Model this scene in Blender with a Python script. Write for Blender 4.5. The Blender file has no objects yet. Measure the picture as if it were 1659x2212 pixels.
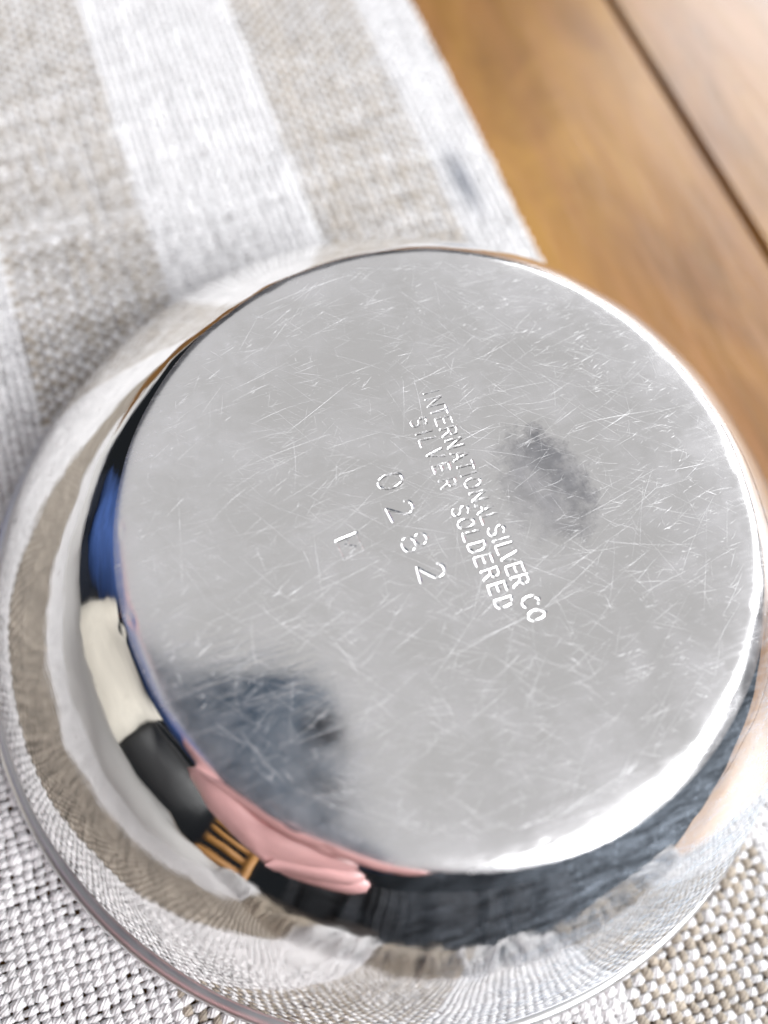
import bpy, bmesh, math, random
import numpy as np
from mathutils import Vector, Matrix, noise
random.seed(7); RNG = np.random.default_rng(7)
scn = bpy.context.scene
C = scn.collection
MM = 0.001
PI = math.pi

# ------------------------------------------------------------------ camera
CAM = Vector((-0.0250, -0.02663, 0.12684))
CR = Vector((0.93736, -0.34100, 0.07127)).normalized()     # camera right
CU = Vector((0.29786, 0.89060, 0.34368)).normalized()      # camera up
CB = CR.cross(CU).normalized()                             # camera back
CU = CB.cross(CR).normalized()
cd = bpy.data.cameras.new('camera'); cam = bpy.data.objects.new('camera', cd); C.objects.link(cam)
cam.matrix_world = Matrix(((CR.x, CU.x, CB.x, CAM.x), (CR.y, CU.y, CB.y, CAM.y), (CR.z, CU.z, CB.z, CAM.z), (0, 0, 0, 1)))
cd.sensor_fit = 'HORIZONTAL'; cd.sensor_width = 36.0; cd.lens = 36.0 * 1662 / 1659
cd.clip_start = 0.002; cd.clip_end = 50
cd.dof.use_dof = True; cd.dof.focus_distance = 0.102; cd.dof.aperture_fstop = 8.8
scn.camera = cam

# ------------------------------------------------------------------ world and lamps
w = bpy.data.worlds.new('World'); scn.world = w; w.use_nodes = True
bg = w.node_tree.nodes['Background']
bg.inputs[0].default_value = (0.75, 0.85, 1.0, 1); bg.inputs[1].default_value = 0.014

def area(name, loc, target, sx, sy, radiance, col):
    ld = bpy.data.lights.new(name, 'AREA'); ld.shape = 'RECTANGLE'; ld.size = sx; ld.size_y = sy
    ld.energy = radiance * PI * sx * sy; ld.color = col
    o = bpy.data.objects.new(name, ld); C.objects.link(o); o.location = loc
    o.rotation_euler = (Vector(target) - Vector(loc)).to_track_quat('-Z', 'Y').to_euler()
    return o
def polar(az, el, d):
    a, e = math.radians(az), math.radians(el)
    return (d * math.cos(e) * math.cos(a), d * math.cos(e) * math.sin(a), d * math.sin(e))
area('ceiling_light', (0.5, 0.5, 1.9), (0.5, 0.5, 0), 5.0, 5.0, 0.42, (1.0, 0.985, 0.975))
area('window_light', polar(-53, 40, 1.3), (0, 0, 0), 0.95, 0.55, 11.5, (0.97, 0.98, 1.0))
area('window_light', polar(17, 24, 1.7), (0, 0, 0), 1.9, 0.80, 5.0, (0.97, 0.98, 1.0))

scn.view_settings.view_transform = 'Standard'; scn.view_settings.look = 'None'
scn.view_settings.exposure = 0.27; scn.view_settings.gamma = 1.0
scn.cycles.max_bounces = 10; scn.cycles.glossy_bounces = 6; scn.cycles.diffuse_bounces = 4
scn.cycles.sample_clamp_indirect = 6.0; scn.cycles.caustics_reflective = True; scn.cycles.blur_glossy = 0.3
scn.cycles.use_denoising = True

# ------------------------------------------------------------------ helpers
def mesh_np(name, V, F, mat=None, parent=None, smooth=True, loc=None):
    """V (n,3) array, F (m,4) or (m,3) int array -> one mesh object"""
    me = bpy.data.meshes.new(name)
    V = np.ascontiguousarray(V, dtype=np.float32); F = np.ascontiguousarray(F, dtype=np.int32)
    k = F.shape[1]
    me.vertices.add(len(V)); me.vertices.foreach_set('co', V.ravel())
    me.loops.add(F.size); me.loops.foreach_set('vertex_index', F.ravel())
    me.polygons.add(len(F)); me.polygons.foreach_set('loop_start', np.arange(0, F.size, k, dtype=np.int32))
    me.polygons.foreach_set('loop_total', np.full(len(F), k, dtype=np.int32))
    me.polygons.foreach_set('use_smooth', np.full(len(F), smooth, dtype=bool))
    me.update(calc_edges=True)
    o = bpy.data.objects.new(name, me); C.objects.link(o)
    if mat: me.materials.append(mat)
    if parent: o.parent = parent
    return o
def obj_bm(name, bm, mat=None, parent=None, smooth=True):
    me = bpy.data.meshes.new(name); bmesh.ops.recalc_face_normals(bm, faces=bm.faces); bm.to_mesh(me); bm.free()
    for p in me.polygons: p.use_smooth = smooth
    o = bpy.data.objects.new(name, me); C.objects.link(o)
    if mat: me.materials.append(mat)
    if parent: o.parent = parent
    return o
def thing(name, label, cat, loc=(0, 0, 0), group=None):
    o = bpy.data.objects.new(name, None); C.objects.link(o); o.location = loc; o.empty_display_size = 0.01
    o['label'] = label; o['category'] = cat
    if group: o['group'] = group
    return o
def ring_faces(n, m, closed=True):
    """n rings of m vertices"""
    i = np.arange(n - 1)[:, None]; j = np.arange(m if closed else m - 1)[None, :]
    a = i * m + j; b = i * m + (j + 1) % m
    return np.stack([a, b, b + m, a + m], -1).reshape(-1, 4)
class NT:
    def __init__(s, name):
        s.m = bpy.data.materials.new(name); s.m.use_nodes = True; s.t = s.m.node_tree; s.n = s.t.nodes
        s.b = s.n['Principled BSDF']
    def new(s, typ, **kw):
        x = s.n.new(typ)
        for k, v in kw.items():
            if k in x.inputs.keys() if isinstance(k, str) else False: x.inputs[k].default_value = v
            else: setattr(x, k, v)
        return x
    def link(s, a, b): s.t.links.new(a, b)
    def coord(s, scale=(1, 1, 1), rot=(0, 0, 0), loc=(0, 0, 0), out='Object'):
        tc = s.new('ShaderNodeTexCoord'); mp = s.new('ShaderNodeMapping')
        mp.inputs['Scale'].default_value = scale; mp.inputs['Rotation'].default_value = rot; mp.inputs['Location'].default_value = loc
        s.link(tc.outputs[out], mp.inputs[0]); return mp.outputs[0]
    def noise(s, vec, scale=5, detail=3, rough=0.5, dist=0.0):
        x = s.new('ShaderNodeTexNoise'); x.inputs['Scale'].default_value = scale; x.inputs['Detail'].default_value = detail
        x.inputs['Roughness'].default_value = rough; x.inputs['Distortion'].default_value = dist
        s.link(vec, x.inputs['Vector']); return x.outputs['Fac']
    def ramp(s, fac, stops):
        x = s.new('ShaderNodeValToRGB'); e = x.color_ramp.elements
        while len(e) < len(stops): e.new(0.5)
        for k, (p, c) in enumerate(stops):
            e[k].position = p; e[k].color = (c, c, c, 1) if not hasattr(c, '__len__') else (*c, 1)
        s.link(fac, x.inputs[0]); return x.outputs[0]
    def math(s, op, a, b=None, clamp=False):
        x = s.new('ShaderNodeMath'); x.operation = op; x.use_clamp = clamp
        for k, v in enumerate((a, b)):
            if v is None: continue
            if hasattr(v, 'is_output'): s.link(v, x.inputs[k])
            else: x.inputs[k].default_value = v
        return x.outputs[0]
    def mix(s, fac, a, b, typ='RGBA', blend='MIX'):
        x = s.new('ShaderNodeMix'); x.data_type = typ; x.blend_type = blend
        ia, ib, io = (6, 7, 2) if typ == 'RGBA' else (2, 3, 0)
        for k, v in ((0, fac), (ia, a), (ib, b)):
            if hasattr(v, 'is_output'): s.link(v, x.inputs[k])
            elif hasattr(v, '__len__'): x.inputs[k].default_value = (*v, 1)
            else: x.inputs[k].default_value = v
        return x.outputs[io]
    def bump(s, h, strength=1.0, dist=0.001, normal=None):
        x = s.new('ShaderNodeBump'); x.inputs['Strength'].default_value = strength; x.inputs['Distance'].default_value = dist
        s.link(h, x.inputs['Height'])
        if normal: s.link(normal, x.inputs['Normal'])
        return x.outputs[0]
    def set(s, **kw):
        for k, v in kw.items():
            k = k.replace('_', ' ')
            if hasattr(v, 'is_output'): s.link(v, s.b.inputs[k])
            elif hasattr(v, '__len__'): s.b.inputs[k].default_value = (*v, 1)
            else: s.b.inputs[k].default_value = v
def plain(name, col, rough=0.5, metal=0.0, var=0.15, scale=30.0, bump=0.0, spec=0.5, sheen=0.0):
    m = NT(name); v = m.coord()
    n = m.noise(v, scale, 4, 0.6)
    m.set(Base_Color=m.mix(n, tuple(c * (1 - var) for c in col), tuple(min(1, c * (1 + var)) for c in col)), Roughness=rough, Metallic=metal)
    m.b.inputs['Specular IOR Level'].default_value = spec
    if sheen: m.b.inputs['Sheen Weight'].default_value = sheen
    if bump: m.set(Normal=m.bump(m.noise(v, scale * 4, 4, 0.6), 0.6, bump))
    return m.m

# ------------------------------------------------------------------ materials
def mat_silver_wall():
    m = NT('polished_silver')
    v = m.coord()
    big = m.noise(v, 90, 2, 0.5); fine = m.noise(v, 900, 3, 0.6)
    scr = m.noise(m.coord(scale=(1, 1, 9)), 320, 4, 0.6, 0.3)
    pits = m.ramp(m.noise(v, 420, 2, 0.5), [(0.0, 0), (0.70, 0), (0.76, 1), (1, 1)])
    sz = m.new('ShaderNodeSeparateXYZ'); tcz = m.new('ShaderNodeTexCoord'); m.link(tcz.outputs['Object'], sz.inputs[0])
    low = m.math('SUBTRACT', 0.045, m.math('MULTIPLY', sz.outputs[2], 3.0), True)          # duller where the mouth was handled
    r = m.math('ADD', m.math('ADD', 0.032, low), m.math('MULTIPLY', m.ramp(big, [(0.45, 0), (0.75, 1)]), 0.045))
    m.set(Metallic=1.0, Base_Color=m.mix(m.math('MULTIPLY', pits, 0.35), (0.93, 0.92, 0.90), (0.55, 0.52, 0.48)), Roughness=r)
    n1 = m.bump(big, 0.10, 0.0012)
    n2 = m.bump(scr, 0.04, 0.0001, n1)
    m.set(Normal=n2)
    # scratch haze, with the window's bluish reflection painted in, strongest on the near right side
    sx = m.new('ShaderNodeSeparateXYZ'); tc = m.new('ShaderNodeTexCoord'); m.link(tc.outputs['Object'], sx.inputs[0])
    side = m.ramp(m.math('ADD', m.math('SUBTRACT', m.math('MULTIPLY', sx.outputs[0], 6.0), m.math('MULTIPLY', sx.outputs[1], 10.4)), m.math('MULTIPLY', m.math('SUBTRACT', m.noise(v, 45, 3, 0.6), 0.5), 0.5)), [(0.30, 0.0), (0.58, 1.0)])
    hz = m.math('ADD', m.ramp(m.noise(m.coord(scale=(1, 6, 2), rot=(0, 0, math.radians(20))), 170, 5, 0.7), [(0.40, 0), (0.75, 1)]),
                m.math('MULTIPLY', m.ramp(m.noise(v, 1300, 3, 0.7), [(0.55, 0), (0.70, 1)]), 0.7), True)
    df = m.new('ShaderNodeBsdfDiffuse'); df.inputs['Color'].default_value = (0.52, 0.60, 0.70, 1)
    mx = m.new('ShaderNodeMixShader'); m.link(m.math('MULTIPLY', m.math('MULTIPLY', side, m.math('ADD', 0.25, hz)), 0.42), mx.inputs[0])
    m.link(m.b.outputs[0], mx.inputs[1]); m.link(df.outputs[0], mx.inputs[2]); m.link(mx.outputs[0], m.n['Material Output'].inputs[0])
    return m.m
def mat_silver_base():
    m = NT('worn_silver')
    v = m.coord()
    def streak(rot, sc, thr, w=0.05, sx=1.0, sy=14.0, loc=(0, 0, 0)):
        n = m.noise(m.coord(scale=(sx, sy, 1), rot=(0, 0, math.radians(rot)), loc=loc), sc, 3, 0.65, 0.15)
        return m.ramp(n, [(thr, 0), (min(1, thr + w), 1)])
    s1 = streak(20, 130, 0.58, 0.10)
    s2 = streak(-68, 110, 0.60, 0.10, loc=(3, 1, 0))
    s3 = streak(-28, 150, 0.59, 0.10, loc=(7, 4, 0))
    s4 = streak(75, 90, 0.62, 0.10, loc=(2, 9, 0))
    S = m.math('ADD', m.math('ADD', s1, s2), m.math('ADD', s3, s4), True)
    film = m.ramp(m.noise(v, 100, 6, 0.72, 0.4), [(0.44, 0), (0.74, 1)])
    speck = m.ramp(m.noise(v, 1400, 3, 0.7), [(0.60, 0), (0.70, 1)])
    tcr = m.new('ShaderNodeTexCoord'); lr = m.new('ShaderNodeVectorMath'); lr.operation = 'LENGTH'; m.link(tcr.outputs['Object'], lr.inputs[0])
    rad = m.math('ADD', m.math('MULTIPLY', lr.outputs['Value'], 1000.0), m.math('MULTIPLY', m.math('SUBTRACT', m.noise(v, 80, 4, 0.7), 0.5), 22.0))
    edge_mask = m.ramp(m.math('DIVIDE', rad, 60.0), [(0.78, 0), (0.95, 1)])            # film and roughness grow towards the edge
    film = m.math('ADD', film, m.math('MULTIPLY', edge_mask, 0.9), True)
    haze = m.math('ADD', m.math('MULTIPLY', film, 0.45), m.math('MULTIPLY', m.math('MULTIPLY', speck, film), 0.5), True)
    rr = m.math('ADD', m.math('ADD', 0.075, m.math('MULTIPLY', edge_mask, 0.14)), m.math('ADD', m.math('MULTIPLY', S, 0.05), m.math('MULTIPLY', haze, 0.08)))
    # one darker patch with an outline of its own, beside the stamped words
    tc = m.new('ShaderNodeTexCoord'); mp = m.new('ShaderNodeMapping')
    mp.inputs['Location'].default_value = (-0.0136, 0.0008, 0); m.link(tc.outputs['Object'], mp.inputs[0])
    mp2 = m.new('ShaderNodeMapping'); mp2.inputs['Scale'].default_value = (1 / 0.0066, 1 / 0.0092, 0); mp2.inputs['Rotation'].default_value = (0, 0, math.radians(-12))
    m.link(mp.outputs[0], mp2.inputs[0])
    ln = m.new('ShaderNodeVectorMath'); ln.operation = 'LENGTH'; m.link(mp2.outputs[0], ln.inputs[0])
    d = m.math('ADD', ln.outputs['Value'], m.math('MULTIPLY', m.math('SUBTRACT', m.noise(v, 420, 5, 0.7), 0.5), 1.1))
    dark_spot = m.ramp(d, [(0.70, 1), (1.0, 0)])
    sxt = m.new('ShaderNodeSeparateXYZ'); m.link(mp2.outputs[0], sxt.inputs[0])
    dark_spot = m.math('MULTIPLY', dark_spot, m.ramp(m.math('ADD', m.math('MULTIPLY', sxt.outputs[0], 0.5), m.math('ADD', 0.5, m.math('MULTIPLY', sxt.outputs[1], 0.18))), [(0.10, 0.35), (0.75, 1)]))
    dark_spot = m.math('MULTIPLY', dark_spot, m.ramp(m.noise(v, 260, 4, 0.7), [(0.36, 0.45), (0.56, 1)]))
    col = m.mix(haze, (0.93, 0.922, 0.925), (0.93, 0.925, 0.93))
    col = m.mix(m.math('MULTIPLY', dark_spot, 0.66), col, (0.17, 0.18, 0.22))
    m.set(Metallic=1.0, Base_Color=col, Roughness=rr)
    wob = m.noise(v, 60, 2, 0.5)
    n0 = m.bump(wob, 0.03, 0.002)
    n1 = m.bump(S, 0.06, 0.00006, n0)
    n2 = m.bump(m.noise(v, 900, 4, 0.7), 0.035, 0.00012, n1)
    m.set(Normal=n2)
    # dull white oxide film over part of the metal
    df = m.new('ShaderNodeBsdfDiffuse'); df.inputs['Color'].default_value = (0.72, 0.71, 0.74, 1)
    mx = m.new('ShaderNodeMixShader'); m.link(m.math('MULTIPLY', m.math('ADD', haze, m.math('MULTIPLY', S, 0.12), True), 0.36), mx.inputs[0])
    m.link(m.b.outputs[0], mx.inputs[1]); m.link(df.outputs[0], mx.inputs[2])
    m.link(mx.outputs[0], m.n['Material Output'].inputs[0])
    return m.m
def mat_yarn():
    m = NT('linen_yarn')
    at = m.new('ShaderNodeVertexColor'); at.layer_name = 'yarn_colour'
    uv = m.new('ShaderNodeUVMap'); uv.uv_map = 'twist'
    mp = m.new('ShaderNodeMapping'); mp.inputs['Scale'].default_value = (1, 1, 1); m.link(uv.outputs[0], mp.inputs[0])
    wv = m.new('ShaderNodeTexWave'); wv.wave_type = 'BANDS'; wv.bands_direction = 'DIAGONAL'; wv.inputs['Scale'].default_value = 1.0
    wv.inputs['Distortion'].default_value = 2.5; wv.inputs['Detail'].default_value = 2; wv.inputs['Detail Scale'].default_value = 1.6
    m.link(mp.outputs[0], wv.inputs[0])
    v = m.coord()
    n = m.noise(v, 1500, 4, 0.65)
    f = m.math('ADD', m.math('MULTIPLY', wv.outputs['Fac'], 0.5), m.math('MULTIPLY', n, 0.5))
    shade = m.ramp(m.noise(v, 700, 4, 0.65), [(0.25, 0.80), (0.7, 1.06)])
    m.set(Base_Color=m.mix(1.0, at.outputs['Color'], shade, blend='MULTIPLY'), Roughness=0.75, Normal=m.bump(f, 0.8, 0.00028))
    m.b.inputs['Specular IOR Level'].default_value = 0.35
    m.b.inputs['Sheen Weight'].default_value = 0.25; m.b.inputs['Sheen Roughness'].default_value = 0.4
    return m.m
def mat_wood():
    m = NT('varnished_wood')
    tc = m.new('ShaderNodeTexCoord'); oi = m.new('ShaderNodeObjectInfo')
    ad = m.new('ShaderNodeVectorMath'); ad.operation = 'ADD'; m.link(tc.outputs['Object'], ad.inputs[0])
    cm = m.new('ShaderNodeCombineXYZ'); m.link(m.math('MULTIPLY', oi.outputs['Random'], 3.0), cm.inputs[0]); m.link(m.math('MULTIPLY', oi.outputs['Random'], 7.0), cm.inputs[1])
    m.link(cm.outputs[0], ad.inputs[1])
    def mp(sc):
        x = m.new('ShaderNodeMapping'); x.inputs['Scale'].default_value = sc; m.link(ad.outputs[0], x.inputs[0]); return x.outputs[0]
    blot = m.noise(mp((1, 0.45, 1)), 38, 4, 0.6, 0.6)
    grain = m.noise(mp((1, 0.07, 1)), 210, 5, 0.65, 0.5)
    fine = m.noise(mp((1, 0.03, 1)), 900, 3, 0.6)
    col = m.ramp(blot, [(0.30, (0.12, 0.045, 0.003)), (0.48, (0.245, 0.105, 0.006)), (0.66, (0.38, 0.185, 0.022))])
    col = m.mix(m.ramp(grain, [(0.40, 0.0), (0.66, 0.65)]), col, (0.33, 0.14, 0.034))
    col = m.mix(m.ramp(fine, [(0.55, 0.0), (0.75, 0.35)]), col, (0.16, 0.055, 0.02))
    spot = m.ramp(m.noise(mp((1, 0.6, 1)), 130, 2, 0.5), [(0.70, 0), (0.76, 0.5)])
    col = m.mix(spot, col, (0.12, 0.05, 0.03))
    m.set(Base_Color=col, Roughness=m.math('ADD', 0.30, m.math('MULTIPLY', blot, 0.16)), Normal=m.bump(m.noise(mp((1, 0.25, 1)), 70, 4, 0.6), 0.5, 0.0012))
    m.b.inputs['Coat Weight'].default_value = 0.85; m.b.inputs['Coat Roughness'].default_value = 0.27
    return m.m
M = dict(wall=mat_silver_wall(), base=mat_silver_base(), yarn=mat_yarn(), wood=mat_wood())
def mat_scratch():
    m = NT('scratched_silver'); v = m.coord()
    m.set(Metallic=1.0, Base_Color=(0.96, 0.955, 0.95), Roughness=m.math('ADD', 0.34, m.math('MULTIPLY', m.noise(v, 500, 3), 0.25)))
    df = m.new('ShaderNodeBsdfDiffuse'); df.inputs['Color'].default_value = (0.85, 0.85, 0.87, 1)
    mx = m.new('ShaderNodeMixShader'); mx.inputs[0].default_value = 0.55
    m.link(m.b.outputs[0], mx.inputs[1]); m.link(df.outputs[0], mx.inputs[2]); m.link(mx.outputs[0], m.n['Material Output'].inputs[0])
    return m.m
M['scratch'] = mat_scratch()
def mat_lip():
    m = NT('rubbed_silver'); v = m.coord()
    m.set(Metallic=1.0, Base_Color=(0.74, 0.73, 0.74), Roughness=m.math('ADD', 0.26, m.math('MULTIPLY', m.noise(v, 300, 3), 0.16)))
    return m.m
M['lip'] = mat_lip()

# ------------------------------------------------------------------ table: boards
TOP = -1.65 * MM
table = thing('wooden_table', 'varnished orange brown plank table top under the striped linen runner', 'table', (0, 0, TOP))
YF, YN = 0.75, -0.121
def board(x0, x1):
    bm = bmesh.new()
    bmesh.ops.create_cube(bm, size=1.0)
    for v in bm.verts:
        v.co.x = (v.co.x) * (x1 - x0); v.co.y = v.co.y * (YF - YN); v.co.z = v.co.z * 0.024 - 0.012
    es = [e for e in bm.edges if abs(e.verts[0].co.x - e.verts[1].co.x) < 1e-6 and e.verts[0].co.z > -0.001 and e.verts[1].co.z > -0.001]
    bmesh.ops.bevel(bm, geom=es, offset=0.0007, segments=3, affect='EDGES')
    o = obj_bm('board', bm, M['wood'], table, smooth=False)
    o.location = ((x0 + x1) / 2, (YF + YN) / 2, 0)
for x0, x1 in ((-0.300, -0.2021), (-0.201, -0.104), (-0.1025, -0.0035), (-0.002, 0.0969), (0.0982, 0.1975), (0.1986, 0.298), (0.2995, 0.398), (0.3995, 0.498)):
    board(x0, x1)

# ------------------------------------------------------------------ runner: woven yarns
RX0, RX1, RY0, RY1 = -0.149, 0.0485, -0.103, 0.178
STRIPES = ((-0.118, -0.083), (-0.0533, -0.0243), (0.0080, 0.0356))
runner = thing('table_runner', 'white and beige striped linen table runner with a frayed end under the bowl', 'table runner')
PW, PF = 1.52 * MM, 1.30 * MM
nW = int((RX1 - RX0) / PW); nF = int((RY1 - RY0) / PF)
SEG, SID = 4, 6
AMP = 0.36 * MM
def smooth_noise(n, k, amp):
    a = RNG.normal(0, 1, n + 2 * k); ker = np.hanning(2 * k + 1); ker /= np.sqrt((ker ** 2).sum())
    return np.convolve(a, ker, 'same')[k:-k] * amp
colx = np.cumsum(1 + RNG.normal(0, 0.05, nW)); colx = RX0 + (colx - colx[0]) / (colx[-1] - colx[0]) * (RX1 - RX0)
rowy = np.cumsum(1 + RNG.normal(0, 0.06, nF)); rowy = RY0 + (rowy - rowy[0]) / (rowy[-1] - rowy[0]) * (RY1 - RY0)
WHITE = np.array((0.87, 0.86, 0.865)); BEIGE = np.array((0.40, 0.345, 0.28)); BEIGEF = np.array((0.62, 0.58, 0.54))
def in_stripe(x): return np.any([(x > a) & (x < b) for a, b in STRIPES], axis=0)
Vs, Fs, Cs, Us = [], [], [], []
base_i = 0
def add_yarn(cx, cy, cz, hw, hh, along, cols):
    global base_i
    n = len(cx)
    th = np.linspace(0, 2 * PI, SID, endpoint=False) + PI / SID
    ct, st = np.cos(th), np.sin(th)
    # flattened but rounded cross-section
    side = hw[:, None] * ct[None, :]; up = hh[:, None] * st[None, :]
    if along == 'y': V = np.stack([cx[:, None] + side, np.broadcast_to(cy[:, None], side.shape), cz[:, None] + up], -1)
    else: V = np.stack([np.broadcast_to(cx[:, None], side.shape), cy[:, None] + side, cz[:, None] + up], -1)
    r = np.hypot(cx, cy); keep = r > 0.050
    F = ring_faces(n, SID).reshape(n - 1, SID, 4)
    k = keep[:-1] & keep[1:]
    F = F[k].reshape(-1, 4)
    s = np.arange(n) / SEG
    U = np.stack([np.broadcast_to(s[:, None] * 1.6, side.shape), np.broadcast_to(th[None, :] / (2 * PI) * 3.0, side.shape)], -1)
    Vs.append(V.reshape(-1, 3)); Fs.append(F + base_i); Cs.append(np.repeat(cols, SID, 0)); Us.append(U.reshape(-1, 2))
    base_i += n * SID
tF = np.arange(nF * SEG) / SEG          # parameter along a warp yarn, in weft rows
tW = np.arange(nW * SEG) / SEG
yF = np.interp(tF, np.arange(nF), rowy); xW = np.interp(tW, np.arange(nW), colx)
ZC = -0.72 * MM
for i in range(nW):
    n = len(tF)
    z = ZC + AMP * np.cos(PI * (tF + i)) * (1 + smooth_noise(n, 6, 0.16))
    x = colx[i] + smooth_noise(n, 30, 0.12 * MM) + smooth_noise(n, 4, 0.09 * MM)
    wv = (1 + 0.10 * np.cos(PI * (tF + i))) * np.clip(1 + smooth_noise(n, 10, 0.14) + smooth_noise(n, 2, 0.07) + RNG.normal(0, 0.08), 0.66, 1.45)
    b = in_stripe(colx[i])
    c = (BEIGE * (0.55 if colx[i] < -0.08 else 1.15 if colx[i] > 0 else 1.0) if b else WHITE) * (1 + RNG.normal(0, 0.05))  # leftmost stripe darkened for bowl shading and dim reflection; middle one keeps shadow tone
    cols = c[None, :] * (1 + smooth_noise(n, 20, 0.05))[:, None]
    add_yarn(x, yF, z, 0.73 * MM * wv, 0.36 * MM * wv, 'y', cols)
for j in range(nF):
    n = len(tW)
    z = ZC - AMP * np.cos(PI * (tW + j)) * (1 + smooth_noise(n, 6, 0.16))
    y = rowy[j] + smooth_noise(n, 30, 0.12 * MM) + smooth_noise(n, 4, 0.09 * MM)
    wv = (1 - 0.10 * np.cos(PI * (tW + j))) * np.clip(1 + smooth_noise(n, 10, 0.16) + smooth_noise(n, 2, 0.08) + RNG.normal(0, 0.11), 0.62, 1.5)
    c = WHITE * (1 + RNG.normal(0, 0.04))
    cols = c[None, :] * (1 + smooth_noise(n, 20, 0.04))[:, None] * np.where(((xW > STRIPES[0][0]) & (xW < STRIPES[0][1]))[:, None], np.array((0.60, 0.53, 0.44)), 1.0)  # weft of the leftmost stripe tinted to match that painted shade
    add_yarn(xW, y, z, 0.62 * MM * wv, 0.36 * MM * wv, 'x', cols)
V = np.concatenate(Vs); F = np.concatenate(Fs); K = np.concatenate(Cs); U = np.concatenate(Us)
# a grey patch on the white edge of the runner
sx, sy = V[:, 0] - 0.0408, V[:, 1] - 0.0790
sm = np.exp(-((sx / 0.0024) ** 2 + (sy / 0.0085) ** 2)) * 0.62
K = K * (1 - sm[:, None] * np.array((1.0, 0.97, 0.90)))
def finish_yarn(o, K, U):
    me = o.data
    ca = me.color_attributes.new('yarn_colour', 'FLOAT_COLOR', 'POINT')
    ca.data.foreach_set('color', np.c_[np.clip(K, 0, 1), np.ones(len(K))].astype(np.float32).ravel())
    uvl = me.uv_layers.new(name='twist')
    li = np.empty(len(me.loops), dtype=np.int32); me.loops.foreach_get('vertex_index', li)
    uvl.data.foreach_set('uv', U[li].astype(np.float32).ravel())
weave = mesh_np('woven_yarn', V, F, M['yarn'], runner); weave['kind'] = 'stuff'
finish_yarn(weave, K, U)
# loose fibres lifting off the weave, and the frayed end
def strands(name, paths, rad, cols, sides=3):
    Vv, Ff, Kk, Uu = [], [], [], []; bi = 0
    for P, r, c in zip(paths, rad, cols):
        n = len(P); T = np.gradient(P, axis=0); T /= np.linalg.norm(T, axis=1)[:, None] + 1e-12
        A = np.cross(T, (0.31, 0.17, 0.93)); A /= np.linalg.norm(A, axis=1)[:, None] + 1e-12; B = np.cross(T, A)
        th = np.linspace(0, 2 * PI, sides, endpoint=False)
        tap = (1 - 0.6 * np.linspace(0, 1, n) ** 2)[:, None, None] * r
        X = P[:, None, :] + tap * (np.cos(th)[None, :, None] * A[:, None, :] + np.sin(th)[None, :, None] * B[:, None, :])
        Vv.append(X.reshape(-1, 3)); Ff.append(ring_faces(n, sides) + bi); bi += n * sides
        Kk.append(np.broadcast_to(c, (n * sides, 3))); Uu.append(np.zeros((n * sides, 2)))
    o = mesh_np(name, np.concatenate(Vv), np.concatenate(Ff), M['yarn'], runner); o['kind'] = 'stuff'
    finish_yarn(o, np.concatenate(Kk), np.concatenate(Uu)); return o
paths, rad, cols = [], [], []
for k in range(2600):
    while True:
        x, y = RNG.uniform(RX0, RX1), RNG.uniform(RY0, RY1)
        if math.hypot(x, y) > 0.066: break
    L = RNG.uniform(1.0, 3.5) * MM; a = RNG.uniform(0, 2 * PI); cv = RNG.normal(0, 1.2)
    t = np.linspace(0, 1, 6); aa = a + cv * t
    P = np.stack([x + np.cumsum(np.cos(aa)) * L / 6, y + np.cumsum(np.sin(aa)) * L / 6, -0.15 * MM + RNG.uniform(0.1, 0.5) * MM * np.sin(PI * t)], 1)
    paths.append(P); rad.append(RNG.uniform(0.012, 0.03) * MM)
    cols.append((BEIGE * 1.4 if in_stripe(np.array(x)) else WHITE) * RNG.uniform(0.9, 1.05))
strands('loose_fibre', paths, rad, cols)
paths, rad, cols = [], [], []
for q in range(330):                                  # tangled bundles of unravelled warp
    xb = RX0 + (RX1 - RX0) * (q + RNG.uniform()) / 330; Lb = RNG.uniform(13, 24) * MM; drift = RNG.normal(0, 3.0) * MM
    lift = RNG.uniform(1.0, 7.0) * MM; ph = RNG.uniform(0, 2 * PI); fq = RNG.uniform(3, 8); am = RNG.uniform(0.4, 2.2) * MM
    tone = (BEIGE * 1.25 if in_stripe(np.array(xb)) else WHITE) * RNG.uniform(0.92, 1.12)
    for k in range(26):
        t = np.linspace(0, 1, 11); L = Lb * RNG.uniform(0.6, 1.08); p1 = ph + RNG.normal(0, 0.7); a1 = am * RNG.uniform(0.5, 1.5)
        x = xb + RNG.normal(0, 0.5) * MM + drift * t ** 1.5 + a1 * np.sin(p1 + fq * t) * t + RNG.normal(0, 1.3) * MM * t ** 2
        y = RY0 + 0.8 * MM - L * t + 0.6 * a1 * np.cos(p1 + 1.7 * fq * t) * t
        z = -0.7 * MM + (lift + RNG.uniform(0, 1.2) * MM) * np.sin(PI * np.clip(t * 0.85, 0, 1)) + 0.5 * a1 * (1 + np.cos(p1 + fq * t)) * t
        paths.append(np.stack([x, y, z], 1)); rad.append(RNG.uniform(0.08, 0.18) * MM); cols.append(tone * RNG.uniform(0.88, 1.08))
strands('fringe', paths, rad, cols)

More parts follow.
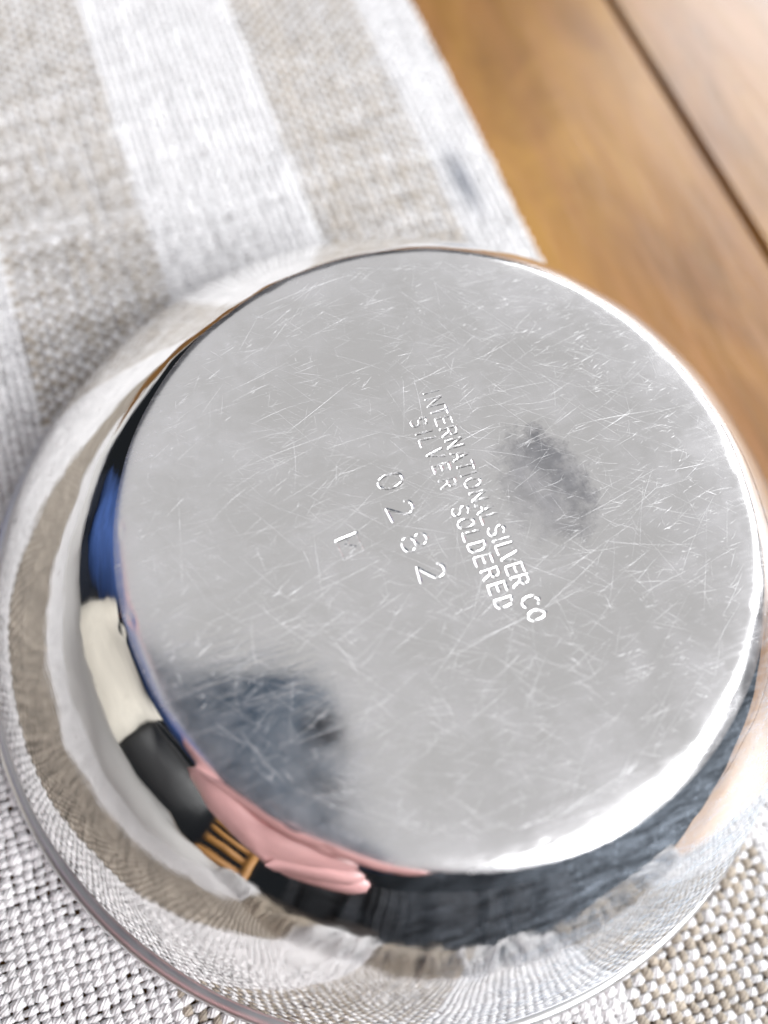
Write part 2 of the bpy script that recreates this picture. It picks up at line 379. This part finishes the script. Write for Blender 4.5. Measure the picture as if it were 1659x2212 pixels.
# ------------------------------------------------------------------ bowl
H = 36.24 * MM
bowl = thing('silver_bowl', 'upside down polished silver bowl with a scratched stamped base resting on the linen runner', 'bowl')
SHX, SHY = -2.6 * MM, 1.2 * MM                   # the rim sits a little off the base: an old, knocked bowl
prof_r = np.array([36.0, 37.5, 38.8, 39.5, 40.0, 41.0, 42.0, 43.0, 44.0, 45.0, 46.0, 47.5, 49.0, 51.0, 55.0, 58.0, 60.5, 62.5, 64.0, 65.0, 65.7])
prof_p = np.array([0.0, 0.8, 2.5, 5.0, 10.0, 19.0, 27.0, 33.0, 37.5, 41.0, 44.0, 46.8, 48.6, 50.2, 52.8, 55.5, 60.0, 65.0, 70.0, 74.0, 78.0])
prof_t = np.array([0.0, 0.6, 1.8, 4.0, 13.0, 38.0, 43.5, 45.0, 46.0, 46.8, 47.6, 48.6, 49.6, 50.6, 52.8, 55.5, 60.0, 65.0, 70.0, 74.0, 78.0])   # tighter turn on the far and right sides
rr = np.concatenate([np.linspace(36.0, 43.0, 70), np.linspace(43.0, 65.7, 160)[1:]])
LOW = 1.5
def drop(p):
    pp = np.interp(rr, prof_r, p)
    z = -np.concatenate([[0], np.cumsum(np.tan(np.radians((pp[1:] + pp[:-1]) / 2)) * np.diff(rr))])
    return H * 1000 - (H * 1000 - LOW) * (z / z[-1])
HW, HT = drop(prof_p), drop(prof_t)
NA = 512
az = np.linspace(0, 2 * PI, NA, endpoint=False)
wide = np.clip(0.5 + 0.9 * np.cos(az - math.radians(-128)), 0, 1)
HB = HW[:, None] * wide[None, :] + HT[:, None] * (1 - wide[None, :])
def wobble(r, z):
    R = np.repeat(r[:, None], NA, 1); Z = z.copy()
    w_ = np.clip((r - 39.0) / 4.0, 0, 1)[:, None]
    for kk in range(26):
        m = RNG.integers(2, 26); ph = RNG.uniform(0, 2 * PI); q = RNG.uniform(0, 0.22); p2 = RNG.uniform(0, 2 * PI)
        d = 0.10 / (1 + 0.35 * m) * np.cos(m * az + ph)[None, :] * np.cos(q * Z + p2)
        R = R + d * w_ * 0.85; Z = Z + d * w_ * 0.5
    # small dings along the base edge
    for kk in range(60):
        a0 = RNG.uniform(0, 2 * PI); r0 = RNG.uniform(39.6, 41.6); s = RNG.uniform(0.25, 0.8)
        da = (az - a0 + PI) % (2 * PI) - PI
        g = np.exp(-((r[:, None] - r0) / s) ** 2 - (da[None, :] * 40 / (s * 2.2)) ** 2)
        Z = Z - g * RNG.uniform(-0.03, 0.07)
    f = np.clip((H * 1000 - Z) / (H * 1000), 0, 1)
    X = R * np.cos(az)[None, :] + SHX * 1000 * f; Y = R * np.sin(az)[None, :] + SHY * 1000 * f
    return np.stack([X, Y, Z], -1).reshape(-1, 3) * MM
Vw = wobble(rr, HB)
wall = mesh_np('bowl_wall', Vw, ring_faces(len(rr), NA)[:, ::-1], M['wall'], bowl)
wall.data.materials.append(M['base'])             # the rounded edge of the base is worn_silver like the base itself
wall.data.polygons.foreach_set('material_index', (rr[:-1, None] < 41.0 + 1.4 * np.clip(0.5 + 1.3 * np.cos(az - math.radians(-15)), 0, 1)[None, :]).astype(np.int32).ravel())
# rolled lip round the mouth, on the cloth
a_ = np.linspace(0, 2 * PI, 14, endpoint=False); rim_r, rim_z, tr = 66.0, 1.15, 1.2
R_ = rim_r + tr * np.cos(a_); Z_ = rim_z + tr * np.sin(a_)
f_ = 1 - Z_ / (H * 1000)
X = R_[:, None] * np.cos(az) + SHX * 1000 * f_[:, None]; Y = R_[:, None] * np.sin(az) + SHY * 1000 * f_[:, None]
Vl = np.stack([X, Y, np.repeat(Z_[:, None], NA, 1)], -1).reshape(-1, 3) * MM
Fl = ring_faces(15, NA) % (14 * NA)
mesh_np('rim_lip', Vl, Fl[:, ::-1], M['lip'], bowl)

# base disc with the stamped words pressed into it
GL = {'I': [[(.3, 0), (.3, 1)]], 'N': [[(0, 0), (0, 1), (.62, 0), (.62, 1)]], 'T': [[(0, 1), (.62, 1)], [(.31, 1), (.31, 0)]],
      'E': [[(.56, 1), (0, 1), (0, 0), (.56, 0)], [(0, .52), (.48, .52)]],
      'R': [[(0, 0), (0, 1), (.38, 1), (.55, .92), (.6, .76), (.55, .6), (.38, .52), (0, .52)], [(.34, .52), (.62, 0)]],
      'A': [[(0, 0), (.32, 1), (.64, 0)], [(.12, .36), (.52, .36)]], 'L': [[(0, 1), (0, 0), (.54, 0)]],
      'V': [[(0, 1), (.32, 0), (.64, 1)]],
      'D': [[(0, 0), (0, 1), (.3, 1), (.52, .86), (.6, .6), (.6, .4), (.52, .14), (.3, 0), (0, 0)]]}
def arc(cx, cy, rx, ry, a0, a1, n=16): return [(cx + rx * math.cos(math.radians(a0 + (a1 - a0) * k / n)), cy + ry * math.sin(math.radians(a0 + (a1 - a0) * k / n))) for k in range(n + 1)]
GL['O'] = [arc(.34, .5, .34, .5, 0, 360, 28)]
GL['C'] = [arc(.36, .5, .36, .5, 52, 308, 22)]
GL['S'] = [arc(.3, .745, .27, .255, 35, 270, 14) + arc(.3, .245, .29, .245, 90, -145, 14)]
GL['0'] = [arc(.3, .5, .3, .5, 0, 360, 28)]
GL['2'] = [arc(.3, .72, .29, .28, 165, -25, 14) + [(.42, .42), (.02, 0), (.62, 0)]]
GL['8'] = [arc(.3, .76, .24, .24, 0, 360, 20), arc(.3, .26, .3, .26, 0, 360, 22)]
GL['bar'] = [[(0, 0), (0, 1)]]
GL['box'] = [[(0, 1), (.95, 1), (.95, 0), (0.1, 0)], [(.15, .5), (.7, .52)], [(.3, .3), (.6, .75), (.8, .4)]]
L1 = [('I', 4.32, 16.64), ('N', 4.15, 15.15), ('T', 4.24, 13.62), ('E', 4.36, 12.1), ('R', 4.42, 10.4), ('N', 4.48, 8.62), ('A', 4.52, 6.75), ('T', 4.6, 5.15), ('I', 4.64, 3.97), ('O', 4.66, 2.6), ('N', 4.70, 0.72), ('A', 4.76, -1.05), ('L', 4.85, -2.6), ('S', 5.05, -4.35), ('I', 5.15, -5.65), ('L', 5.18, -6.85), ('V', 5.24, -8.23), ('E', 5.3, -9.75), ('R', 5.34, -11.35), ('C', 5.48, -14.1), ('O', 5.52, -16.0)]
L2 = [('S', 1.40, 12.92), ('I', 1.48, 11.3), ('L', 1.5, 9.85), ('V', 1.75, 7.95), ('E', 1.85, 5.85), ('R', 1.82, 3.6), ('S', 2.0, -0.45), ('O', 2.04, -2.25), ('L', 2.1, -4.0), ('D', 2.18, -5.65), ('E', 2.3, -7.4), ('R', 2.45, -9.35), ('E', 2.55, -11.3), ('D', 2.60, -13.3)]
DG = [('0', -5.28, 6.19), ('2', -5.38, 2.07), ('8', -5.2, -2.46), ('2', -4.6, -6.75)]
GX0, GX1, GY0, GY1, GS = -17.0, 10.0, -19.5, 19.5, 0.075
gx = np.arange(GX0, GX1 + 1e-6, GS); gy = np.arange(GY0, GY1 + 1e-6, GS)
hgt = np.zeros((len(gx), len(gy)))
def press(pl, hw, depth, hgt):
    """press a polyline into the sheet: rounded groove with a slightly raised lip"""
    P = np.array(pl); d = np.full(hgt.shape, 9.0)
    x0, y0 = P.min(0) - 1; x1, y1 = P.max(0) + 1
    i0, i1 = np.searchsorted(gx, [x0, x1]); j0, j1 = np.searchsorted(gy, [y0, y1])
    X, Y = np.meshgrid(gx[i0:i1], gy[j0:j1], indexing='ij'); dd = np.full(X.shape, 9.0)
    for (ax, ay), (bx, by) in zip(P[:-1], P[1:]):
        L = (bx - ax) ** 2 + (by - ay) ** 2 + 1e-12
        t = np.clip(((X - ax) * (bx - ax) + (Y - ay) * (by - ay)) / L, 0, 1)
        dd = np.minimum(dd, np.hypot(X - ax - t * (bx - ax), Y - ay - t * (by - ay)))
    g = -depth * np.clip(1 - np.sqrt((dd / hw) ** 2 + 0.06) + 0.03, 0, 1) + 0.10 * depth * np.exp(-((dd - hw * 1.45) / (hw * 0.45)) ** 2)
    s = hgt[i0:i1, j0:j1]
    hgt[i0:i1, j0:j1] = np.where(np.abs(g) > np.abs(s), np.where(s < g, np.where(s < -1e-4, s, g), g), s)
def glyph(ch, cx, cy, cap, wid, hw, depth, rot=0.0):
    pts = [p for pl in GL[ch] for p in pl]; gw = max(p[0] for p in pts)
    if ch == 'I': gw = 0.6
    for pl in GL[ch]:
        q = []
        for (u, v) in pl:
            uu = (u - gw / 2) * cap * wid; vv = (v - 0.5) * cap
            c, s = math.cos(rot), math.sin(rot); uu, vv = uu * c - vv * s, uu * s + vv * c
            q.append((cx + vv, cy - uu))          # reading direction is -y, up is +x
        press(q, hw, depth, hgt)
for ch, x, y in L1: glyph(ch, x + 0.14, y, 2.18, 0.80, 0.19, 0.115 * RNG.uniform(0.85, 1.1), RNG.normal(0, 0.015) - 0.04)
for ch, x, y in L2: glyph(ch, x - 0.16, y, 2.18, 0.80, 0.19, 0.115 * RNG.uniform(0.85, 1.1), RNG.normal(0, 0.015) - 0.04)
for (ch, x, y), rt in zip(DG, (0.05, 0.12, 0.1, -0.1)): glyph(ch, x, y, 3.3, 0.95, 0.18, 0.112 if ch != '8' else 0.10, rt)
glyph('bar', -13.1, 0.85, 2.7, 0.95, 0.20, 0.145, 0.08)
glyph('box', -13.1, -0.43, 2.7, 0.95, 0.16, 0.065, 0.08)
edge = np.minimum(np.minimum(gx - GX0, GX1 - gx)[:, None], np.minimum(gy - GY0, GY1 - gy)[None, :])
hgt *= np.clip(edge / 0.6, 0, 1)
X, Y = np.meshgrid(gx, gy, indexing='ij'); nx, ny = X.shape
Vg = np.stack([X, Y, H * 1000 + hgt], -1).reshape(-1, 3)
i = np.arange(nx - 1)[:, None]; j = np.arange(ny - 1)[None, :]; a = i * ny + j
Fg = np.stack([a, a + ny, a + ny + 1, a + 1], -1).reshape(-1, 4)
# plain ring between the stamped field and the wall, meeting the field's border vertex for vertex
border = np.concatenate([np.arange(nx) * ny, (nx - 1) * ny + np.arange(1, ny), np.arange(nx - 2, -1, -1) * ny + ny - 1, np.arange(ny - 2, 0, -1)])
ang = np.arctan2(Vg[border, 1], Vg[border, 0])
nb = len(border); st = []
fr = np.array([0.12, 0.3, 0.5, 0.7, 0.85, 1.0])
for f in fr:
    tgt = np.stack([36.0 * np.cos(ang), 36.0 * np.sin(ang), np.full(nb, H * 1000)], 1)
    st.append(Vg[border] * (1 - f) + tgt * f)
Vr = np.concatenate(st); Vr[:, 2] = H * 1000
off = len(Vg)
loops = [border] + [off + k * nb + np.arange(nb) for k in range(len(fr))]
Fr = np.concatenate([np.stack([l0, np.roll(l0, -1), np.roll(l1, -1), l1], 1) for l0, l1 in zip(loops[:-1], loops[1:])])
base = mesh_np('stamped_base', np.concatenate([Vg, Vr]) * MM, np.concatenate([Fg, Fr[:, ::-1]]), M['base'], bowl)

# scratches: raised burrs, each a thin three-sided sliver
Vs_, Fs_ = [], []; bi = 0
def sliver(x, y, a, L, wd, hh, bend=0.0):
    global bi
    n = max(3, int(L / 0.9)); t = np.linspace(-0.5, 0.5, n)
    aa = a + bend * t; px = x + np.cumsum(np.cos(aa)) * L / n - np.cos(a) * L / 2; py = y + np.cumsum(np.sin(aa)) * L / n - np.sin(a) * L / 2
    if np.hypot(px, py).max() > 38.5: return
    tp = np.clip(1 - np.abs(2 * t) ** 3, 0.08, 1) * (1 + 0.3 * np.sin(9 * t + x)); nxv, nyv = -np.sin(aa), np.cos(aa)
    z0 = H * 1000 - 0.004
    for s, dz in ((-1, 0), (0, hh), (1, 0)):
        Vs_.append(np.stack([px + s * nxv * wd * tp, py + s * nyv * wd * tp, z0 + dz * tp + 0 * px], 1))
    q = np.arange(n - 1)
    for k in range(2):
        Fs_.append(np.stack([bi + k * n + q, bi + k * n + q + 1, bi + (k + 1) * n + q + 1, bi + (k + 1) * n + q], 1))
    bi += 3 * n
for k in range(330):
    r = 38 * math.sqrt(RNG.uniform()); th = RNG.uniform(0, 2 * PI); x, y = r * math.cos(th), r * math.sin(th)
    u = RNG.uniform()
    if u < 0.5: a = math.radians(RNG.normal(-40, 14))
    elif u < 0.75: a = math.radians(RNG.normal(25, 12))
    else: a = RNG.uniform(0, PI)
    L = min(16, RNG.lognormal(0.3, 0.8)); wd = RNG.uniform(0.012, 0.030) * (1.7 if RNG.uniform() < 0.06 else 1)
    sliver(x, y, a, L, wd, wd * RNG.uniform(0.25, 0.7), RNG.normal(0, 0.12))
for k in range(5200):                                 # hair-fine scratches crossing in every direction
    r = 38 * math.sqrt(RNG.uniform()); th = RNG.uniform(0, 2 * PI); x, y = r * math.cos(th), r * math.sin(th)
    u = RNG.uniform()
    if u < 0.35: a = math.radians(RNG.normal(-44, 12))
    elif u < 0.72: a = math.radians(RNG.normal(8, 14))
    else: a = RNG.uniform(0, PI)
    wd = RNG.uniform(0.008, 0.018); sliver(x, y, a, min(26, RNG.lognormal(1.35, 0.9)), wd, wd * RNG.uniform(0.2, 0.7), RNG.normal(0, 0.25))
for k in range(240):                                  # denser nicks towards the right-hand and far edge
    th = math.radians(RNG.normal(15, 50)); r = RNG.uniform(27, 38); x, y = r * math.cos(th), r * math.sin(th)
    wd = RNG.uniform(0.015, 0.035); sliver(x, y, math.radians(RNG.normal(14, 12)), RNG.uniform(0.5, 2.6), wd, wd * RNG.uniform(0.3, 0.8), 0)
scr = mesh_np('scratch', np.concatenate(Vs_) * MM, np.concatenate(Fs_), M['scratch'], bowl, smooth=False); scr['kind'] = 'stuff'

# ------------------------------------------------------------------ beside the runner, out of the frame but mirrored in the bowl
def rounded_slab(name, x0, x1, y0, y1, z0, z1, bev, mat, parent=None, segs=3):
    bm = bmesh.new(); bmesh.ops.create_cube(bm, size=1.0)
    for v in bm.verts: v.co = Vector((v.co.x * (x1 - x0), v.co.y * (y1 - y0), (v.co.z) * (z1 - z0)))
    bmesh.ops.bevel(bm, geom=list(bm.edges), offset=bev, segments=segs, affect='EDGES')
    o = obj_bm(name, bm, mat, parent); o.location = ((x0 + x1) / 2, (y0 + y1) / 2, (z0 + z1) / 2); return o
mat_ = rounded_slab('table_mat', -0.292, -0.151, -0.116, 0.62, -1.6 * MM, -0.5 * MM, 0.0004, plain('grey_felt', (0.50, 0.49, 0.48), 0.9, scale=300, var=0.08))
mat_['label'] = 'plain pale grey table mat beside the runner, mirrored in the left wall of the bowl'; mat_['category'] = 'table mat'

# ------------------------------------------------------------------ the photographer and phone, seen only as mirrored in the bowl
def cw(r, u, k): return CAM + CR * (r * MM) + CU * (u * MM) + CB * (k * MM)     # millimetres right, up, behind the lens
phone = thing('smartphone', 'dark smartphone held over the bowl, mirrored as a dark patch in its base', 'phone', cw(0, 0, 0))
phone.matrix_world = cam.matrix_world.copy()
def round_rect(w_, h_, rad, n=8):
    return [(sx * (w_ / 2 - rad) + rad * math.cos(a0 + PI / 2 * k / n), sy * (h_ / 2 - rad) + rad * math.sin(a0 + PI / 2 * k / n))
            for sx, sy, a0 in ((1, 1, 0), (-1, 1, PI / 2), (-1, -1, PI), (1, -1, 1.5 * PI)) for k in range(n + 1)]
def slab_rr(name, w_, h_, rad, z0, z1, cx, cy, mat, parent, bev=0.0012):
    bm = bmesh.new(); vs = [bm.verts.new((x + cx, y + cy, z0)) for x, y in round_rect(w_, h_, rad)]
    f = bm.faces.new(vs); ex = bmesh.ops.extrude_face_region(bm, geom=[f])
    for v in ex['geom']:
        if isinstance(v, bmesh.types.BMVert): v.co.z = z1
    es = [e for e in bm.edges if abs(e.verts[0].co.z - e.verts[1].co.z) < 1e-7]
    bmesh.ops.bevel(bm, geom=es, offset=bev, segments=3, affect='EDGES')
    return obj_bm(name, bm, mat, parent)
DARK = plain('dark_blue_glass', (0.040, 0.080, 0.135), 0.35, scale=40)
BLACKG = plain('black_glass', (0.022, 0.035, 0.055), 0.3)
slab_rr('phone_body', 0.071, 0.147, 0.014, 0.0020, 0.0100, -0.0305, -0.0425, DARK, phone)
for yy in (0.016, 0.0, -0.016):
    bm = bmesh.new(); bmesh.ops.create_cone(bm, cap_ends=True, segments=32, radius1=0.0052, radius2=0.0052, depth=0.0012, matrix=Matrix.Translation((0, yy, 0.0015)))
    obj_bm('camera_lens', bm, BLACKG, phone)
SKIN = plain('skin', (0.74, 0.42, 0.42), 0.45, scale=45, var=0.22, bump=0.0006)
BLUE = plain('blue_cotton', (0.035, 0.085, 0.27), 0.85, scale=14, var=0.65, bump=0.004)
NAVY = plain('dark_denim', (0.015, 0.02, 0.035), 0.9, scale=25, var=0.3)
HAIR = plain('dark_hair', (0.012, 0.009, 0.008), 0.5, scale=80)
person = thing('person', 'photographer in a blue shirt holding the phone in one hand, mirrored in the bowl', 'person')
def skinned(name, joints, edges, mat, parent, root=0, sub=2):
    me = bpy.data.meshes.new(name); me.from_pydata([tuple(p) for p, r in joints], edges, [])
    o = bpy.data.objects.new(name, me); C.objects.link(o); o.parent = parent
    md = o.modifiers.new('skin', 'SKIN'); md.use_smooth_shade = True
    for k, (p, r) in enumerate(joints):
        sv = me.skin_vertices[0].data[k]; sv.radius = (r, r) if not hasattr(r, '__len__') else r; sv.use_root = (k == root)
    sd = o.modifiers.new('sub', 'SUBSURF'); sd.levels = sub; sd.render_levels = sub
    me.materials.append(mat); return o
J, Ed = [], []
def jt(p, r, par=None):
    J.append((Vector(p), r))
    if par is not None: Ed.append((par, len(J) - 1))
    return len(J) - 1
pel = jt((-0.58, 0.36, 0.10), 0.13); wai = jt((-0.57, 0.35, 0.26), 0.125, pel); che = jt((-0.53, 0.32, 0.44), 0.14, wai)
nek0 = jt((-0.49, 0.29, 0.58), 0.07, che); nek = jt((-0.45, 0.265, 0.65), 0.055, nek0)
hd0 = jt((-0.41, 0.24, 0.71), 0.075, nek); hd1 = jt((-0.41, 0.245, 0.79), 0.082, hd0); hd2 = jt((-0.43, 0.26, 0.86), 0.055, hd1)
nose = jt((-0.335, 0.195, 0.725), 0.012, hd0)
shL = jt((-0.44, 0.17, 0.52), 0.06, che); elL = jt((-0.36, 0.03, 0.36), 0.045, shL); wrL = jt(cw(-104, -76, 66), 0.028, elL)
palm = jt(cw(-84, -92, 6), (0.046, 0.034), wrL)
heel = jt(cw(-62, -96, -20), (0.046, 0.030), palm)
a = jt(cw(-46, -62, -16), 0.0135, palm); b2 = jt(cw(-24, -66, -20), 0.0115, a); c2 = jt(cw(-4, -74, -22), 0.0098, b2); jt(cw(13, -82, -20), 0.0080, c2)
for (u0, kk) in ((-86, -33), (-108, -38), (-132, -36)):          # curled fingers
    a = jt(cw(-44, u0, kk), 0.0185, heel); b2 = jt(cw(-28, u0 - 1, kk + 4), 0.0170, a); c2 = jt(cw(-24, u0 - 1, kk + 19), 0.0120, b2); jt(cw(-38, u0, kk + 24), 0.0090, c2)
th0 = jt(cw(-92, -84, 12), 0.013, palm); th1 = jt(cw(-74, -62, 19), 0.011, th0); jt(cw(-56, -50, 20), 0.009, th1)
shR = jt((-0.60, 0.48, 0.52), 0.06, che); elR = jt((-0.64, 0.55, 0.25), 0.045, shR); wrR = jt((-0.62, 0.56, 0.02), 0.028, elR); hR = jt((-0.615, 0.56, -0.06), (0.018, 0.036), wrR)
for q in range(4):
    a = jt((-0.612, 0.59 - 0.02 * q, -0.105), 0.009, hR); jt((-0.600, 0.59 - 0.02 * q, -0.165 + 0.006 * abs(q - 1.4)), 0.0075, a)
a = jt((-0.60, 0.515, -0.06), 0.011, hR); jt((-0.59, 0.50, -0.10), 0.009, a)
for sy in (0.09, -0.09):
    hp = jt((-0.58, 0.36 + sy, 0.04), 0.085, pel); kn = jt((-0.57, 0.36 + sy, -0.32), 0.058, hp); an = jt((-0.60, 0.36 + sy, -0.68), 0.04, kn); jt((-0.47, 0.34 + sy, -0.715), 0.034, an)
body = skinned('body', J, Ed, SKIN, person)
tx = bpy.data.textures.new('creases', 'CLOUDS'); tx.noise_scale = 0.012; tx.noise_depth = 2
dp = body.modifiers.new('creases', 'DISPLACE'); dp.texture = tx; dp.strength = 0.005; dp.mid_level = 0.5; dp.texture_coords = 'GLOBAL'
J, Ed = [], []
w9 = jt((-0.58, 0.36, 0.0), 0.165); w0 = jt((-0.58, 0.36, 0.10), 0.16, w9); w1 = jt((-0.57, 0.35, 0.26), 0.148, w0); w2 = jt((-0.53, 0.32, 0.44), 0.162, w1); w3 = jt((-0.495, 0.293, 0.56), 0.10, w2)
s1 = jt((-0.44, 0.17, 0.52), 0.082, w2); s2 = jt((-0.36, 0.03, 0.36), 0.066, s1); s3 = jt((-0.27, -0.02, 0.275), 0.052, s2); s4 = jt(cw(-118, -70, 84), 0.042, s3)
t1 = jt((-0.60, 0.48, 0.52), 0.082, w2); t2 = jt((-0.64, 0.55, 0.25), 0.062, t1); t3 = jt((-0.622, 0.56, 0.03), 0.042, t2)
shirt = skinned('shirt', J, Ed, BLUE, person)
tx = bpy.data.textures.new('folds', 'CLOUDS'); tx.noise_scale = 0.05; tx.noise_depth = 1
dp = shirt.modifiers.new('folds', 'DISPLACE'); dp.texture = tx; dp.strength = 0.035; dp.mid_level = 0.5; dp.texture_coords = 'GLOBAL'
J, Ed = [], []
p9 = jt((-0.575, 0.355, 0.22), 0.140); p0 = jt((-0.58, 0.36, 0.10), 0.150, p9)
for sy in (0.09, -0.09):
    hp = jt((-0.58, 0.36 + sy, 0.03), 0.10, p0); kn = jt((-0.57, 0.36 + sy, -0.32), 0.075, hp); jt((-0.60, 0.36 + sy, -0.66), 0.058, kn)
skinned('trousers', J, Ed, NAVY, person)
J, Ed = [], []
h0 = jt((-0.44, 0.265, 0.73), 0.078); h1 = jt((-0.435, 0.26, 0.82), 0.088, h0); h2 = jt((-0.41, 0.25, 0.87), 0.06, h1); h3 = jt((-0.47, 0.285, 0.62), 0.055, h0)
skinned('hair', J, Ed, HAIR, person)

bench = rounded_slab('bench', -0.86, -0.325, -0.75, 0.16, -0.19, -0.142, 0.008, plain('dark_bench', (0.03, 0.022, 0.018), 0.6))
bench['label'] = 'dark bench left of the table under the cream cushion, mirrored in the bowl'; bench['category'] = 'bench'
def pillow(name, size, mat, puff=0.35):
    bm = bmesh.new(); bmesh.ops.create_cube(bm, size=2.0); bmesh.ops.subdivide_edges(bm, edges=bm.edges, cuts=9, use_grid_fill=True)
    for v in bm.verts:
        x, y, z = v.co; e = (1 - abs(x) ** 2.2) * (1 - abs(z) ** 2.2)
        k = 0.12 + 0.88 * max(0, e) ** puff; v.co = Vector((x * size[0] * (1 + 0.04 * z * z), y * size[1] * k, z * size[2] * (1 + 0.04 * x * x)))
        v.co += noise.noise_vector(v.co * 14) * 0.008
    return obj_bm(name, bm, mat)
cu = pillow('cushion', (0.105, 0.07, 0.22), plain('cream_cotton', (0.70, 0.66, 0.58), 0.9, bump=0.001)); cu.location = (-0.41, 0.055, 0.085); cu.rotation_euler = (0, 0.0, math.radians(80))
cu['label'] = 'cream cushion standing between the blue shirt and the black bag, mirrored in the bowl'; cu['category'] = 'cushion'
bag = thing('bag', 'black bag beside the cream cushion, mirrored at the lower left of the bowl', 'bag', (-0.47, -0.135, -0.142))
b_ = pillow('bag_body', (0.12, 0.09, 0.20), plain('black_leather', (0.008, 0.009, 0.011), 0.35, bump=0.001), 0.25); b_.parent = bag; b_.location = (0, 0, 0.20); b_.rotation_euler = (0, 0, math.radians(100))
J, Ed = [], []
pts = [(0.0, -0.10 + 0.2 * k / 8, 0.38 + 0.10 * math.sin(PI * k / 8)) for k in range(9)]
for k, p in enumerate(pts): jt(p, 0.009, k - 1 if k else None)
skinned('bag_handle', J, Ed, b_.data.materials[0], bag, sub=1)
chair = thing('wooden_chair', 'orange brown wooden slat back chair, mirrored beyond the black bag', 'chair', (-1.00, -0.66, -0.75))
WOOD2 = plain('oak', (0.50, 0.24, 0.07), 0.45, scale=20, var=0.3)
def cbox(name, c, sz, rz=0.0):
    bm = bmesh.new(); bmesh.ops.create_cube(bm, size=1.0)
    for v in bm.verts: v.co = Vector((v.co.x * sz[0], v.co.y * sz[1], v.co.z * sz[2]))
    bmesh.ops.bevel(bm, geom=list(bm.edges), offset=0.004, segments=2, affect='EDGES')
    o = obj_bm(name, bm, WOOD2, chair); o.location = c; return o
cbox('seat', (0, 0, 0.45), (0.40, 0.42, 0.03))
for x in (-0.17, 0.17):
    cbox('leg', (x, 0.18, 0.215), (0.036, 0.036, 0.43)); cbox('leg', (x, -0.18, 0.47), (0.036, 0.036, 0.94))
for z in (0.62, 0.72, 0.82, 0.91): cbox('slat', (0, -0.18, z), (0.30, 0.02, 0.06))
chair.rotation_euler = (0, 0, math.radians(-35 + 180))

# unseen pleated cloth, added to put grey upright bands in the bowl's reflection
n = 260; cx_ = np.linspace(-1.5, 0.35, n); Vc = []
for zc_ in (-0.75, -0.1, 0.45):
    Vc.append(np.stack([cx_, -1.75 + 0.05 * np.sin(cx_ * 23 + 2.2 * np.sin(cx_ * 5)) + 0.02 * np.sin(cx_ * 57 + 3 * np.sin(cx_ * 9)) + 0.02 * zc_ * np.sin(cx_ * 12), np.full(n, zc_)], 1))
cu_ = mesh_np('added_drape', np.concatenate(Vc), ring_faces(3, n, False), plain('grey_drape', (0.055, 0.058, 0.066), 0.9, scale=5, var=0.95))
sd = cu_.modifiers.new('cloth', 'SOLIDIFY'); sd.thickness = 0.004
cu_['label'] = 'added grey pleated cloth far beyond the table, mirrored as dark upright bands'; cu_['category'] = 'added_drape'
